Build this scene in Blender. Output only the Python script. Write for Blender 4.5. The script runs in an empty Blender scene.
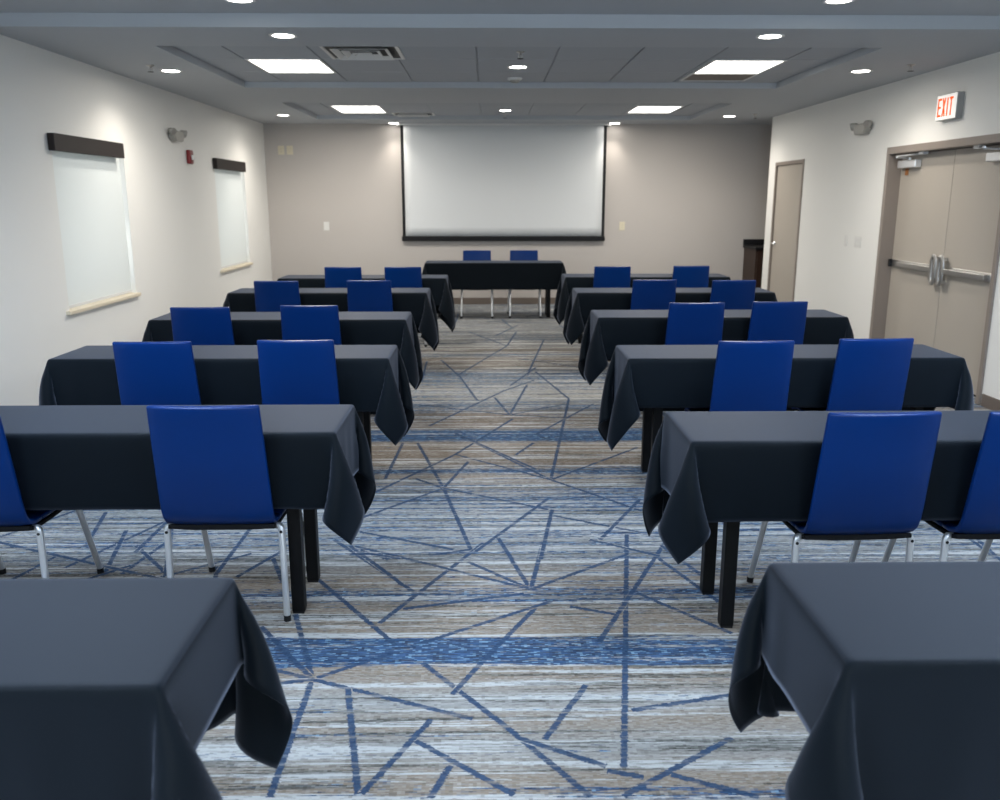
import bpy, bmesh, math, random
import numpy as np
from mathutils import Vector, Matrix
R = math.radians
random.seed(4)
S = bpy.context.scene
COL = S.collection

# ------------------------------------------------------------------ materials
def new_mat(name):
    m = bpy.data.materials.new(name); m.use_nodes = True
    nt = m.node_tree
    return m, nt, nt.nodes['Principled BSDF']

def N(nt, kind, **kw):
    n = nt.nodes.new(kind)
    for k, v in kw.items():
        if k in n.inputs.keys() if hasattr(n.inputs, 'keys') else False: n.inputs[k].default_value = v
        else: setattr(n, k, v)
    return n

def mat(name, col, rough=.6, metal=0., bump=0., bscale=200., var=0., vscale=6., spec=.5, coat=0.):
    """principled surface with fine procedural grain and a little tonal drift"""
    m, nt, p = new_mat(name)
    p.inputs['Base Color'].default_value = (*col, 1)
    p.inputs['Roughness'].default_value = rough
    p.inputs['Metallic'].default_value = metal
    p.inputs['Specular IOR Level'].default_value = spec
    p.inputs['Coat Weight'].default_value = coat
    tc = nt.nodes.new('ShaderNodeTexCoord')
    if var:
        nz = nt.nodes.new('ShaderNodeTexNoise'); nz.inputs['Scale'].default_value = vscale; nz.inputs['Detail'].default_value = 4
        nt.links.new(tc.outputs['Object'], nz.inputs['Vector'])
        mx = nt.nodes.new('ShaderNodeMix'); mx.data_type = 'RGBA'
        mx.inputs['A'].default_value = (*[c*(1-var) for c in col], 1)
        mx.inputs['B'].default_value = (*[min(1, c*(1+var)) for c in col], 1)
        nt.links.new(nz.outputs['Fac'], mx.inputs['Factor'])
        nt.links.new(mx.outputs['Result'], p.inputs['Base Color'])
    if bump:
        nb = nt.nodes.new('ShaderNodeTexNoise'); nb.inputs['Scale'].default_value = bscale; nb.inputs['Detail'].default_value = 3
        nt.links.new(tc.outputs['Object'], nb.inputs['Vector'])
        b = nt.nodes.new('ShaderNodeBump'); b.inputs['Strength'].default_value = bump; b.inputs['Distance'].default_value = .004
        nt.links.new(nb.outputs['Fac'], b.inputs['Height'])
        nt.links.new(b.outputs['Normal'], p.inputs['Normal'])
    return m

def emit(name, col, strength):
    m = bpy.data.materials.new(name); m.use_nodes = True
    nt = m.node_tree; nt.nodes.clear()
    o = nt.nodes.new('ShaderNodeOutputMaterial'); e = nt.nodes.new('ShaderNodeEmission')
    e.inputs['Color'].default_value = (*col, 1); e.inputs['Strength'].default_value = strength
    nt.links.new(e.outputs[0], o.inputs[0])
    return m

M = {}
M['wall'] = mat('painted_wall', (.80, .79, .755), .75, bump=.15, bscale=90, var=.015, vscale=2)
M['wall_taupe'] = mat('taupe_wall', (.49, .455, .425), .75, bump=.15, bscale=90, var=.015, vscale=2)
M['ceiling'] = mat('ceiling_paint', (.43, .455, .485), .85, bump=.1, bscale=120, var=.015)
M['tile'] = mat('ceiling_tile', (.39, .415, .455), .9, bump=.3, bscale=220, var=.03, vscale=40)
M['base'] = mat('vinyl_baseboard', (.15, .12, .10), .5, var=.05)
M['door'] = mat('taupe_door_paint', (.40, .36, .31), .45, bump=.06, bscale=300, var=.02)
M['doorframe'] = mat('taupe_frame_paint', (.25, .21, .18), .42, var=.03)
M['steel'] = mat('brushed_steel', (.56, .55, .53), .32, 1., bump=.05, bscale=500, var=.05, vscale=30)
M['chrome'] = mat('satin_chrome', (.80, .81, .82), .36, .75, var=.02)
M['dark'] = mat('black_plastic', (.007, .007, .008), .5, var=.1, vscale=40, spec=.3)
M['blackwood'] = mat('black_table_paint', (.003, .003, .0033), .45, var=.2, vscale=30, spec=.2)
M['underseat'] = mat('black_seat_shell', (.003, .003, .0035), .65, bump=.1, bscale=300, spec=.2)
M['white_plastic'] = mat('white_plastic', (.72, .71, .68), .4, var=.02)
M['cream_plastic'] = mat('cream_plastic', (.66, .60, .45), .4, var=.03)
M['grey_plastic'] = mat('grey_lamp_housing', (.33, .32, .29), .4, var=.04)
M['red'] = mat('red_alarm_plastic', (.20, .012, .014), .4, var=.08)
M['sill'] = mat('cream_sill', (.70, .62, .48), .45, var=.03, vscale=12)
M['valance'] = mat('dark_bronze_valance', (.014, .009, .008), .5, var=.15, vscale=9, spec=.3)
M['orange_tag'] = mat('rust_orange_tag', (.35, .13, .03), .5, var=.1)
M['screen_white'] = mat('matte_screen', (.66, .68, .69), .7, bump=.03, bscale=30, var=.01, vscale=2)
M['screen_black'] = mat('screen_border', (.005, .005, .006), .55, var=.1, spec=.25)
M['metal_white'] = mat('white_enamel', (.66, .66, .65), .4, var=.02)
M['louver_dark'] = mat('dark_duct', (.02, .02, .021), .6, var=.1)
M['grille_brown'] = mat('brown_grey_return_panel', (.17, .14, .125), .6, bump=.3, bscale=150, var=.1, vscale=30)
M['lens_panel'] = emit('panel_diffuser', (1.0, .965, .90), 3.0)
M['lens_cool'] = emit('cool_panel_diffuser', (.74, .86, 1.0), 4.0)
M['lens_can'] = emit('downlight_lens', (1.0, .95, .88), 14.0)
M['exit_red'] = emit('exit_letters', (1.0, .10, .02), 1.1)
M['exit_face'] = mat('exit_face', (.80, .80, .77), .35, var=.02)
M['exit_lit'] = mat('exit_backlit_face', (.80, .80, .77), .35)
M['exit_lit'].node_tree.nodes['Principled BSDF'].inputs['Emission Color'].default_value = (1, .97, .9, 1); M['exit_lit'].node_tree.nodes['Principled BSDF'].inputs['Emission Strength'].default_value = .38
M['exit_side'] = mat('exit_housing', (.30, .30, .29), .4, var=.03)

def vinyl():
    m, nt, p = new_mat('blue_vinyl')
    tc = nt.nodes.new('ShaderNodeTexCoord')
    nz = nt.nodes.new('ShaderNodeTexNoise'); nz.inputs['Scale'].default_value = 5; nz.inputs['Detail'].default_value = 3
    nt.links.new(tc.outputs['Object'], nz.inputs['Vector'])
    mx = nt.nodes.new('ShaderNodeMix'); mx.data_type = 'RGBA'
    mx.inputs['A'].default_value = (.0003, .0205, .118, 1); mx.inputs['B'].default_value = (.0004, .026, .142, 1)
    nt.links.new(nz.outputs['Fac'], mx.inputs['Factor']); nt.links.new(mx.outputs['Result'], p.inputs['Base Color'])
    p.inputs['Roughness'].default_value = .32; p.inputs['Specular IOR Level'].default_value = .2
    vo = nt.nodes.new('ShaderNodeTexVoronoi'); vo.inputs['Scale'].default_value = 700
    nt.links.new(tc.outputs['Object'], vo.inputs['Vector'])
    b = nt.nodes.new('ShaderNodeBump'); b.inputs['Strength'].default_value = .12; b.inputs['Distance'].default_value = .001
    nt.links.new(vo.outputs['Distance'], b.inputs['Height']); nt.links.new(b.outputs['Normal'], p.inputs['Normal'])
    return m
M['vinyl'] = vinyl()

def cloth_material():
    m, nt, p = new_mat('black_poly_cloth')
    tc = nt.nodes.new('ShaderNodeTexCoord')
    mp = nt.nodes.new('ShaderNodeMapping'); mp.inputs['Scale'].default_value = (3, 60, 3)
    nt.links.new(tc.outputs['Object'], mp.inputs['Vector'])
    nz = nt.nodes.new('ShaderNodeTexNoise'); nz.inputs['Scale'].default_value = 5; nz.inputs['Detail'].default_value = 5
    nt.links.new(mp.outputs['Vector'], nz.inputs['Vector'])
    mx = nt.nodes.new('ShaderNodeMix'); mx.data_type = 'RGBA'
    mx.inputs['A'].default_value = (.0007, .0030, .0054, 1); mx.inputs['B'].default_value = (.0010, .0038, .0066, 1)
    nt.links.new(nz.outputs['Fac'], mx.inputs['Factor']); nt.links.new(mx.outputs['Result'], p.inputs['Base Color'])
    p.inputs['Roughness'].default_value = .55
    p.inputs['Specular IOR Level'].default_value = .10
    p.inputs['Sheen Weight'].default_value = .22; p.inputs['Sheen Roughness'].default_value = .46
    p.inputs['Sheen Tint'].default_value = (.70, .78, 1, 1)
    n2 = nt.nodes.new('ShaderNodeTexNoise'); n2.inputs['Scale'].default_value = 500
    nt.links.new(tc.outputs['Object'], n2.inputs['Vector'])
    b = nt.nodes.new('ShaderNodeBump'); b.inputs['Strength'].default_value = .15; b.inputs['Distance'].default_value = .001
    nt.links.new(n2.outputs['Fac'], b.inputs['Height']); nt.links.new(b.outputs['Normal'], p.inputs['Normal'])
    return m
M['cloth'] = cloth_material()

def wood_dark():
    m, nt, p = new_mat('dark_cabinet_wood'); p.inputs['Specular IOR Level'].default_value = .2
    tc = nt.nodes.new('ShaderNodeTexCoord')
    mp = nt.nodes.new('ShaderNodeMapping'); mp.inputs['Scale'].default_value = (20, 20, 1.2)
    nt.links.new(tc.outputs['Object'], mp.inputs['Vector'])
    nz = nt.nodes.new('ShaderNodeTexNoise'); nz.inputs['Scale'].default_value = 3; nz.inputs['Detail'].default_value = 6
    nt.links.new(mp.outputs['Vector'], nz.inputs['Vector'])
    mx = nt.nodes.new('ShaderNodeMix'); mx.data_type = 'RGBA'
    mx.inputs['A'].default_value = (.022, .012, .009, 1); mx.inputs['B'].default_value = (.05, .027, .018, 1)
    nt.links.new(nz.outputs['Fac'], mx.inputs['Factor']); nt.links.new(mx.outputs['Result'], p.inputs['Base Color'])
    p.inputs['Roughness'].default_value = .4
    return m
M['cabinet'] = wood_dark()

def shade_fabric():
    m, nt, p = new_mat('white_roller_fabric')
    p.inputs['Base Color'].default_value = (.84, .87, .86, 1); p.inputs['Roughness'].default_value = .8
    tr = nt.nodes.new('ShaderNodeBsdfTranslucent'); tr.inputs['Color'].default_value = (.80, .81, .80, 1)
    mix = nt.nodes.new('ShaderNodeMixShader'); mix.inputs[0].default_value = .35
    out = nt.nodes['Material Output']
    nt.links.new(p.outputs[0], mix.inputs[1]); nt.links.new(tr.outputs[0], mix.inputs[2]); nt.links.new(mix.outputs[0], out.inputs[0])
    tc = nt.nodes.new('ShaderNodeTexCoord'); nz = nt.nodes.new('ShaderNodeTexNoise'); nz.inputs['Scale'].default_value = 300
    nt.links.new(tc.outputs['Object'], nz.inputs['Vector'])
    b = nt.nodes.new('ShaderNodeBump'); b.inputs['Strength'].default_value = .1; b.inputs['Distance'].default_value = .001
    nt.links.new(nz.outputs['Fac'], b.inputs['Height']); nt.links.new(b.outputs['Normal'], p.inputs['Normal'])
    return m
M['shade'] = shade_fabric()

def glass():
    m = bpy.data.materials.new('window_glass'); m.use_nodes = True
    nt = m.node_tree; nt.nodes.clear()
    o = nt.nodes.new('ShaderNodeOutputMaterial'); t = nt.nodes.new('ShaderNodeBsdfTransparent'); g = nt.nodes.new('ShaderNodeBsdfGlossy')
    g.inputs['Roughness'].default_value = .02; mx = nt.nodes.new('ShaderNodeMixShader'); mx.inputs[0].default_value = .06
    t.inputs['Color'].default_value = (.95, .97, .97, 1)
    nt.links.new(t.outputs[0], mx.inputs[1]); nt.links.new(g.outputs[0], mx.inputs[2]); nt.links.new(mx.outputs[0], o.inputs[0])
    return m
M['glass'] = glass()

# carpet: streaky woven bands across the room, crackle lines driven by the UV of narrow strips
BE, WH, GR, TA = (.245, .195, .148), (.28, .28, .268), (.145, .153, .158), (.14, .104, .076)
WH2, GR2, TA2 = (.175, .183, .188), (.098, .108, .118), (.10, .078, .06)  # far-end carpet tones, darkened partly to carry the dimmer light there
BANDS = [(1.5, BE, .15), (2.05, BE, .3), (2.1, BE, .42), (2.16, BE, .1), (2.30, WH, .18), (2.42, BE, .12), (2.55, WH, .2), (2.68, BE, .05), (2.755, BE, .15),
 (2.765, WH, 1.0), (2.945, WH, .85), (2.96, BE, .15), (3.22, BE, .2), (3.28, GR, .62), (3.40, BE, .5), (3.48, BE, .22), (3.7, GR, .35), (3.95, WH, .5),
 (4.4, WH, .48), (4.5, GR, .55), (4.9, BE, .3), (5.0, GR, .85), (5.13, TA, .12), (5.6, BE, .12), (5.72, GR, .95), (5.95, GR, .8), (6.02, TA, .1), (6.4, TA, .25),
 (6.7, GR, .6), (6.95, WH, .4), (7.35, WH, .45), (7.8, GR, .6), (8.0, TA, .25)]
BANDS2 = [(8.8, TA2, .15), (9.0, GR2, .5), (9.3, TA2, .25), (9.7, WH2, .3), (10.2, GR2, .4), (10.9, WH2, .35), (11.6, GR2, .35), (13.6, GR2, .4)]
def carpet():
    m, nt, p = new_mat('woven_carpet')
    L = nt.links.new
    tc = nt.nodes.new('ShaderNodeTexCoord')
    sep = nt.nodes.new('ShaderNodeSeparateXYZ'); L(tc.outputs['Object'], sep.inputs[0])
    sn = nt.nodes.new('ShaderNodeVectorMath'); sn.operation = 'SNAP'; sn.inputs[1].default_value = (.011, .0046, 1)    # woven stitch grid
    L(tc.outputs['Object'], sn.inputs[0])
    def math_(op, a, b=None, clamp=False):
        n = nt.nodes.new('ShaderNodeMath'); n.operation = op; n.use_clamp = clamp
        for i, v in enumerate((a, b)):
            if v is None: continue
            if isinstance(v, (int, float)): n.inputs[i].default_value = v
            else: L(v, n.inputs[i])
        return n.outputs[0]
    def noise(sx, sy, det=3., rough=.5, off=0.):
        mp = nt.nodes.new('ShaderNodeMapping'); mp.inputs['Scale'].default_value = (sx, sy, 1); mp.inputs['Location'].default_value = (off, off*1.7, 0)
        L(sn.outputs[0], mp.inputs['Vector'])
        n = nt.nodes.new('ShaderNodeTexNoise'); n.inputs['Scale'].default_value = 1; n.inputs['Detail'].default_value = det; n.inputs['Roughness'].default_value = rough
        L(mp.outputs['Vector'], n.inputs['Vector']); return n.outputs['Fac']
    def rng(v, a, b, c=0., d=1.):
        n = nt.nodes.new('ShaderNodeMapRange'); n.clamp = True
        L(v, n.inputs['Value'])
        for k, x in zip(('From Min', 'From Max', 'To Min', 'To Max'), (a, b, c, d)):
            if isinstance(x, (int, float)): n.inputs[k].default_value = x
            else: L(x, n.inputs[k])
        return n.outputs['Result']
    def mix(f, a, b):
        n = nt.nodes.new('ShaderNodeMix'); n.data_type = 'RGBA'
        L(f, n.inputs['Factor']) if not isinstance(f, float) else setattr(n.inputs['Factor'], 'default_value', f)
        for k, v in (('A', a), ('B', b)):
            if isinstance(v, tuple): n.inputs[k].default_value = (*v, 1)
            else: L(v, n.inputs[k])
        return n.outputs['Result']
    wob = noise(.9, 6, 2, off=3)
    y = math_('ADD', sep.outputs['Y'], rng(wob, .2, .8, -.035, .035))
    def ramp(bands, key, lo, hi):
        r = nt.nodes.new('ShaderNodeValToRGB'); cr = r.color_ramp
        for i, b in enumerate(bands):
            pos = (b[0]-lo)/(hi-lo)
            e = cr.elements[i] if i < 2 else cr.elements.new(pos)
            if i < 2: e.position = pos
            v = b[1] if key == 'c' else (b[2],)*3
            e.color = (*v, 1)
        L(rng(y, lo, hi), r.inputs['Fac']); return r.outputs['Color']
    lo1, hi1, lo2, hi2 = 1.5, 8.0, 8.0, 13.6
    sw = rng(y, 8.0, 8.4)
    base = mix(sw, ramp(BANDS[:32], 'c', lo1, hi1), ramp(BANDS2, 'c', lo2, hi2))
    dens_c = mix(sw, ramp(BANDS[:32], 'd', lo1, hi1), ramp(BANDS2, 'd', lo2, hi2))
    bw = nt.nodes.new('ShaderNodeRGBToBW'); L(dens_c, bw.inputs[0]); dens = bw.outputs[0]
    # tonal streaks in the ground
    base = mix(rng(noise(.55, 24, 6, .72), .51, .56), base, (.47, .47, .455))
    base = mix(rng(noise(.7, 27, 6, .72, 11), .53, .60, 0, .9), base, (.045, .046, .040))
    base = mix(rng(noise(38, 120, 2, .6, 5), .42, .70, 0, .45), base, (.48, .465, .43))
    base = mix(rng(noise(30, 110, 2, .6, 8), .52, .70, 0, .65), base, (.10, .088, .076))
    # blue and navy streaks
    st = math_('ADD', math_('MULTIPLY', noise(.45, 30, 6, .74, 21), .74), math_('MULTIPLY', noise(22, 120, 2, .5, 2), .26))
    thr = math_('SUBTRACT', .636, math_('MULTIPLY', dens, .23))
    mask = rng(st, math_('SUBTRACT', thr, .025), math_('ADD', thr, .03))
    blue = mix(rng(noise(14, 100, 3, .6, 31), .40, .60), (.009, .024, .058), (.030, .088, .20))
    blue = mix(rng(noise(26, 100, 2, .5, 41), .56, .64, 0, .9), blue, (.19, .32, .44))
    base = mix(math_('MULTIPLY', mask, .92), base, blue)
    # crackle lines
    uv = nt.nodes.new('ShaderNodeUVMap'); uv.uv_map = 'line'
    su = nt.nodes.new('ShaderNodeSeparateXYZ'); L(uv.outputs['UV'], su.inputs[0])
    e = math_('ADD', math_('ABSOLUTE', su.outputs['Y']), math_('MULTIPLY', math_('SUBTRACT', noise(90, 160, 2, .6, 7), .5), 1.5))
    lm = rng(e, .62, .80, 1, 0)
    lm = math_('MULTIPLY', lm, rng(noise(5, 45, 3, .6, 51), .52, .70, .95, .15))
    lcol = mix(rng(noise(40, 120, 2, .5, 61), .3, .7), (.015, .036, .078), (.046, .084, .155))
    base = mix(lm, base, lcol)
    L(base, p.inputs['Base Color'])
    p.inputs['Roughness'].default_value = .95; p.inputs['Specular IOR Level'].default_value = .12
    b = nt.nodes.new('ShaderNodeBump'); b.inputs['Strength'].default_value = .5; b.inputs['Distance'].default_value = .003
    L(noise(170, 220, 2, .6, 9), b.inputs['Height']); L(b.outputs['Normal'], p.inputs['Normal'])
    return m
M['carpet'] = carpet()

# ------------------------------------------------------------------ mesh helpers
def obj(name, bm, m, parent=None, smooth=False, loc=None, bevel=0., seg=2, ang=35):
    bmesh.ops.recalc_face_normals(bm, faces=bm.faces)
    me = bpy.data.meshes.new(name); bm.to_mesh(me); bm.free()
    for x in (m if isinstance(m, (list, tuple)) else [m]): me.materials.append(x)
    o = bpy.data.objects.new(name, me); COL.objects.link(o)
    if parent: o.parent = parent
    if loc: o.location = loc
    if smooth:
        for p in me.polygons: p.use_smooth = True
    if bevel:
        b = o.modifiers.new('bevel', 'BEVEL'); b.width = bevel; b.segments = seg; b.limit_method = 'ANGLE'; b.angle_limit = R(ang)
    return o

def box(bm, x0, x1, y0, y1, z0, z1):
    v = [bm.verts.new((x, y, z)) for x in (x0, x1) for y in (y0, y1) for z in (z0, z1)]
    for f in ((0,1,3,2), (4,6,7,5), (0,4,5,1), (2,3,7,6), (0,2,6,4), (1,5,7,3)): bm.faces.new([v[i] for i in f])
    return v

def tube(bm, pts, r, n=12, cap=True, flat=1.):
    """swept round bar through points; r a number or one per point"""
    pts = [Vector(p) for p in pts]; rr = r if isinstance(r, (list, tuple)) else [r]*len(pts)
    rings = []; up = None
    for i, p in enumerate(pts):
        if i == 0: t = pts[1]-p
        elif i == len(pts)-1: t = p-pts[i-1]
        else: t = (pts[i+1]-p).normalized()+(p-pts[i-1]).normalized()
        t.normalize()
        if up is None: up = Vector((1,0,0)) if abs(t.x) < .8 else Vector((0,0,1))
        a = (up - t*up.dot(t)).normalized(); b = t.cross(a); up = a
        rings.append([bm.verts.new(p + a*math.cos(2*math.pi*k/n)*rr[i] + b*math.sin(2*math.pi*k/n)*rr[i]*flat) for k in range(n)])
    for q, w in zip(rings, rings[1:]):
        for k in range(n): bm.faces.new((q[k], q[(k+1)%n], w[(k+1)%n], w[k]))
    if cap: bm.faces.new(rings[0][::-1]); bm.faces.new(rings[-1])

def lathe(bm, prof, n=32, mtx=None):
    """revolve (r, z) about z"""
    rings = []
    for r, z in prof:
        if r < 1e-6: ring = [bm.verts.new((0, 0, z))]
        else: ring = [bm.verts.new((r*math.cos(2*math.pi*k/n), r*math.sin(2*math.pi*k/n), z)) for k in range(n)]
        rings.append(ring)
    for q, w in zip(rings, rings[1:]):
        for k in range(n):
            a, b = q[k % len(q)], q[(k+1) % len(q)]; c, d = w[(k+1) % len(w)], w[k % len(w)]
            f = []
            for v in (a, b, c, d):
                if v not in f: f.append(v)
            if len(f) > 2: bm.faces.new(f)
    if mtx is not None: bmesh.ops.transform(bm, matrix=mtx, verts=[v for ring in rings for v in ring])

def prism(bm, poly, h, mtx):
    a = [bm.verts.new(mtx @ Vector((x, y, 0))) for x, y in poly]; b = [bm.verts.new(mtx @ Vector((x, y, h))) for x, y in poly]
    bm.faces.new(a[::-1]); bm.faces.new(b); n = len(a)
    for i in range(n): bm.faces.new((a[i], a[(i+1)%n], b[(i+1)%n], b[i]))

def BM(): return bmesh.new()
def tag(o, label, cat, group=None):
    o['label'] = label; o['category'] = cat
    if group: o['group'] = group
    return o
def thing(name, label, cat, loc=(0,0,0), rz=0., group=None):
    o = bpy.data.objects.new(name, None); COL.objects.link(o)
    o.empty_display_size = .1; o.location = loc; o.rotation_euler = (0, 0, rz)
    return tag(o, label, cat, group)
def struct(o): o['kind'] = 'structure'; return o
def boxes(name, m, lst, parent=None, **kw):
    bm = BM()
    for b in lst: box(bm, *b)
    return obj(name, bm, m, parent, **kw)
def copy_tree(o, parent=None):
    c = o.copy(); COL.objects.link(c)
    if parent: c.parent = parent
    for ch in list(o.children): copy_tree(ch, c)
    return c

# ------------------------------------------------------------------ the room shell
LX, RX, BY, FY, CZ, HZ, STEP = -3.33, 3.93, 13.6, -3.2, 2.70, 2.785, 6.13
RE = 12.42          # where the door-side wall ends and the alcove opens
AX = 5.6            # far side of the alcove
WIN = [(6.955, 8.31), (11.03, 12.38)]
WZ0, WZ1 = .735, 2.02

# floor with its crackle lines
LINES = [(-0.6,2.68,-0.6,2.08),(-0.6,2.68,-0.34,2.86),(-0.6,2.68,-0.05,2.44),(-0.6,2.68,-0.76,3.16),(-0.6,2.68,-0.87,3.06),(-0.6,2.68,-0.78,2.76),(-0.6,2.68,-0.77,2.64),(-0.47,2.62,-0.36,2.09),(-0.18,2.44,-0.35,2.09),(-0.22,2.33,0.07,2.08),(-0.11,2.21,-0.16,2.07),(-0.23,2.78,0.06,2.39),(0.06,2.39,0.28,2.07),(-0.12,2.58,-0.01,2.81),(-0.01,2.81,0.19,3.2),(0.09,2.34,0.34,2.2),(0.34,2.18,0.44,2.15),(0.17,2.33,0.33,2.63),(0.68,3.98,0.39,2.19),(0.37,2.07,0.74,2.33),(0.52,2.16,0.74,2.06),(0.46,2.48,0.83,2.57),(0.18,3.37,0.05,3.92),(0.18,3.37,0.27,3.91),(0.18,3.37,-0.09,3.66),(0.15,3.33,-0.34,3.2),(0.18,3.37,0.64,3.73),(0.26,3.26,-0.28,2.9),(-0.73,3.48,-0.34,2.91),(-0.02,3.88,-0.42,3.08),(-0.74,3.93,-0.3,3.34),(-0.63,3.85,0.15,3.39),(0.86,3.9,0.41,2.92),(0.62,3.33,0.92,2.98),(0.78,3.68,0.94,3.24),(0.33,3.21,0.5,3.14),(-0.25,4.69,-0.47,5.63),(-0.25,4.69,-0.42,4.86),(-0.25,4.69,-0.12,5.2),(-0.25,4.69,-0.08,3.8),(-0.25,4.69,-0.65,4.22),(-0.25,4.69,0.32,4.33),(0.31,5.62,0.18,5.34),(-0.7,4.5,-0.21,5.35),(-0.21,5.35,0.19,6.28),(-0.57,5.63,-0.6,4.86),(0.37,4.83,0.67,6.94),(0.37,4.83,0.62,5.1),(0.37,4.83,0.99,5.5),(0.37,4.83,0.81,4.3),(0.37,4.83,-0.23,5.89),(0.37,4.83,-0.2,5.35),(0.34,4.52,-0.07,3.75),(0.34,4.33,0.24,3.68),(0.34,4.24,0.74,4.01),(0.05,3.94,0.11,3.68),(-0.6,3.8,-0.45,3.69),(-0.63,4.03,-0.16,3.8),(0.17,6.4,0.35,7.49),(0.17,6.4,0.06,7.0),(0.17,6.4,0.63,6.76),(0.17,6.4,-0.6,6.78),(0.17,6.4,0.57,6.3),(-0.42,6.08,0.14,7.25),(0.14,7.25,0.43,7.71),(0.33,5.82,0.85,6.76),(-0.23,5.89,0.29,5.04),(-0.25,7.86,-0.08,6.88),(-0.47,8.73,-0.25,7.86),(-0.61,8.65,-0.59,7.64),(0.22,9.59,0.36,10.64),(0.22,9.59,-0.22,10.65),(0.22,9.59,-0.28,7.92),(0.66,10.01,0.37,7.91),(-2.0,4.33,-1.9,3.87),(-1.63,4.21,-1.88,3.62),(-1.79,4.07,-1.68,3.57),(-1.53,3.94,-1.6,3.55),(-0.98,3.71,-0.88,3.46),(-0.96,3.79,-1.09,3.51),(-0.65,3.85,-0.38,3.45),(-0.61,3.78,-0.4,3.7),(-0.08,3.8,-0.27,3.73),(0.37,7.94,0.98,8.08),(0.67,6.94,0.46,8.09),(0.82,3.84,0.93,3.5),(0.49,3.91,0.79,3.71),(0.89,4.82,1.29,5.01),(0.83,4.48,0.54,3.91)]
rl = random.Random(9)
for i in range(150):     # the same network carries on under the tables and to the walls
    side = -1 if i % 2 else 1
    x = rl.uniform(.95, 3.4)*side + (0 if side < 0 else .2); yy = rl.uniform(.6, 13.2)
    k = rl.randint(1, 3)
    for _ in range(k):
        a = rl.uniform(0, 2*math.pi); l = rl.uniform(.4, 1.1)
        x2, y2 = x+l*math.cos(a), yy+l*math.sin(a)
        if -3.2 < x2 < 3.8 and abs(x2-.15) > .75 and y2 < 13.4: LINES.append((x, yy, x2, y2))
for i in range(14):
    x, yy = rl.uniform(-.8, 1.0), rl.uniform(8, 13); a = rl.uniform(0, 2*math.pi)
    LINES.append((x, yy, x+.9*math.cos(a), min(13.4, yy+.9*math.sin(a))))
bm = BM(); uvl = bm.loops.layers.uv.new('line')
f = bm.faces.new([bm.verts.new(p) for p in ((LX-.2, FY-.2, 0), (AX+.2, FY-.2, 0), (AX+.2, BY+.2, 0), (LX-.2, BY+.2, 0))])
for l in f.loops: l[uvl].uv = (0, 9)
for i, (xa, ya, xb, yb) in enumerate(LINES):
    a, b = Vector((xa, ya, 0)), Vector((xb, yb, 0)); d = (b-a)
    if d.length < .05: continue
    n = Vector((-d.y, d.x, 0)).normalized()*.0145; z = Vector((0, 0, .0006+i*6e-6))
    f = bm.faces.new([bm.verts.new(q+z) for q in (a-n, b-n, b+n, a+n)])
    for l, uvv in zip(f.loops, ((0, -1), (d.length, -1), (d.length, 1), (0, 1))): l[uvl].uv = uvv
floor = obj('floor', bm, M['carpet']); struct(floor)

# walls
def wall_with_holes(name, m, x0, x1, y0, y1, z1, holes):
    """wall slab along y with rectangular openings (ya, yb, za, zb)"""
    lst = []; y = y0
    for ya, yb, za, zb in sorted(holes):
        lst.append((x0, x1, y, ya, 0, z1))
        if za > 0: lst.append((x0, x1, ya, yb, 0, za))
        lst.append((x0, x1, ya, yb, zb, z1)); y = yb
    lst.append((x0, x1, y, y1, 0, z1))
    return struct(boxes(name, m, lst))
TOP = 2.92
wall_with_holes('wall_left', M['wall'], LX-.22, LX, FY, BY+.2, TOP, [(a, b, WZ0-.03, WZ1) for a, b in WIN])
D1 = (11.05, 12.13); D2 = (6.70, 8.72)
wall_with_holes('wall_right', M['wall'], RX, RX+.2, FY, RE, TOP, [(D1[0], D1[1], 0, 2.085), (D2[0], D2[1], 0, 2.06)])
struct(boxes('wall_back', M['wall_taupe'], [(LX, AX+.2, BY, BY+.2, 0, TOP)]))
struct(boxes('wall_alcove', M['wall_taupe'], [(AX, AX+.2, RE-.2, BY, 0, TOP), (RX+.2, AX, RE-.2, RE, 0, TOP)]))
# wall behind the viewpoint with a wide daylight window
struct(boxes('wall_front', M['wall'], [(LX-.22, -1.9, FY-.2, FY, 0, TOP), (2.5, RX+.2, FY-.2, FY, 0, TOP), (-1.9, 2.5, FY-.2, FY, 0, .8), (-1.9, 2.5, FY-.2, FY, 2.3, TOP)]))
w3 = struct(boxes('window_3', M['metal_white'], [(-1.9, -1.84, FY-.14, FY-.06, .8, 2.3), (2.44, 2.5, FY-.14, FY-.06, .8, 2.3), (-1.84, 2.44, FY-.14, FY-.06, .8, .86), (-1.84, 2.44, FY-.14, FY-.06, 2.24, 2.3), (.27, .33, FY-.14, FY-.06, .86, 2.24)]))
boxes('window_pane', M['glass'], [(-1.84, .27, FY-.103, FY-.097, .86, 2.24), (.33, 2.44, FY-.103, FY-.097, .86, 2.24)], w3)

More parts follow.
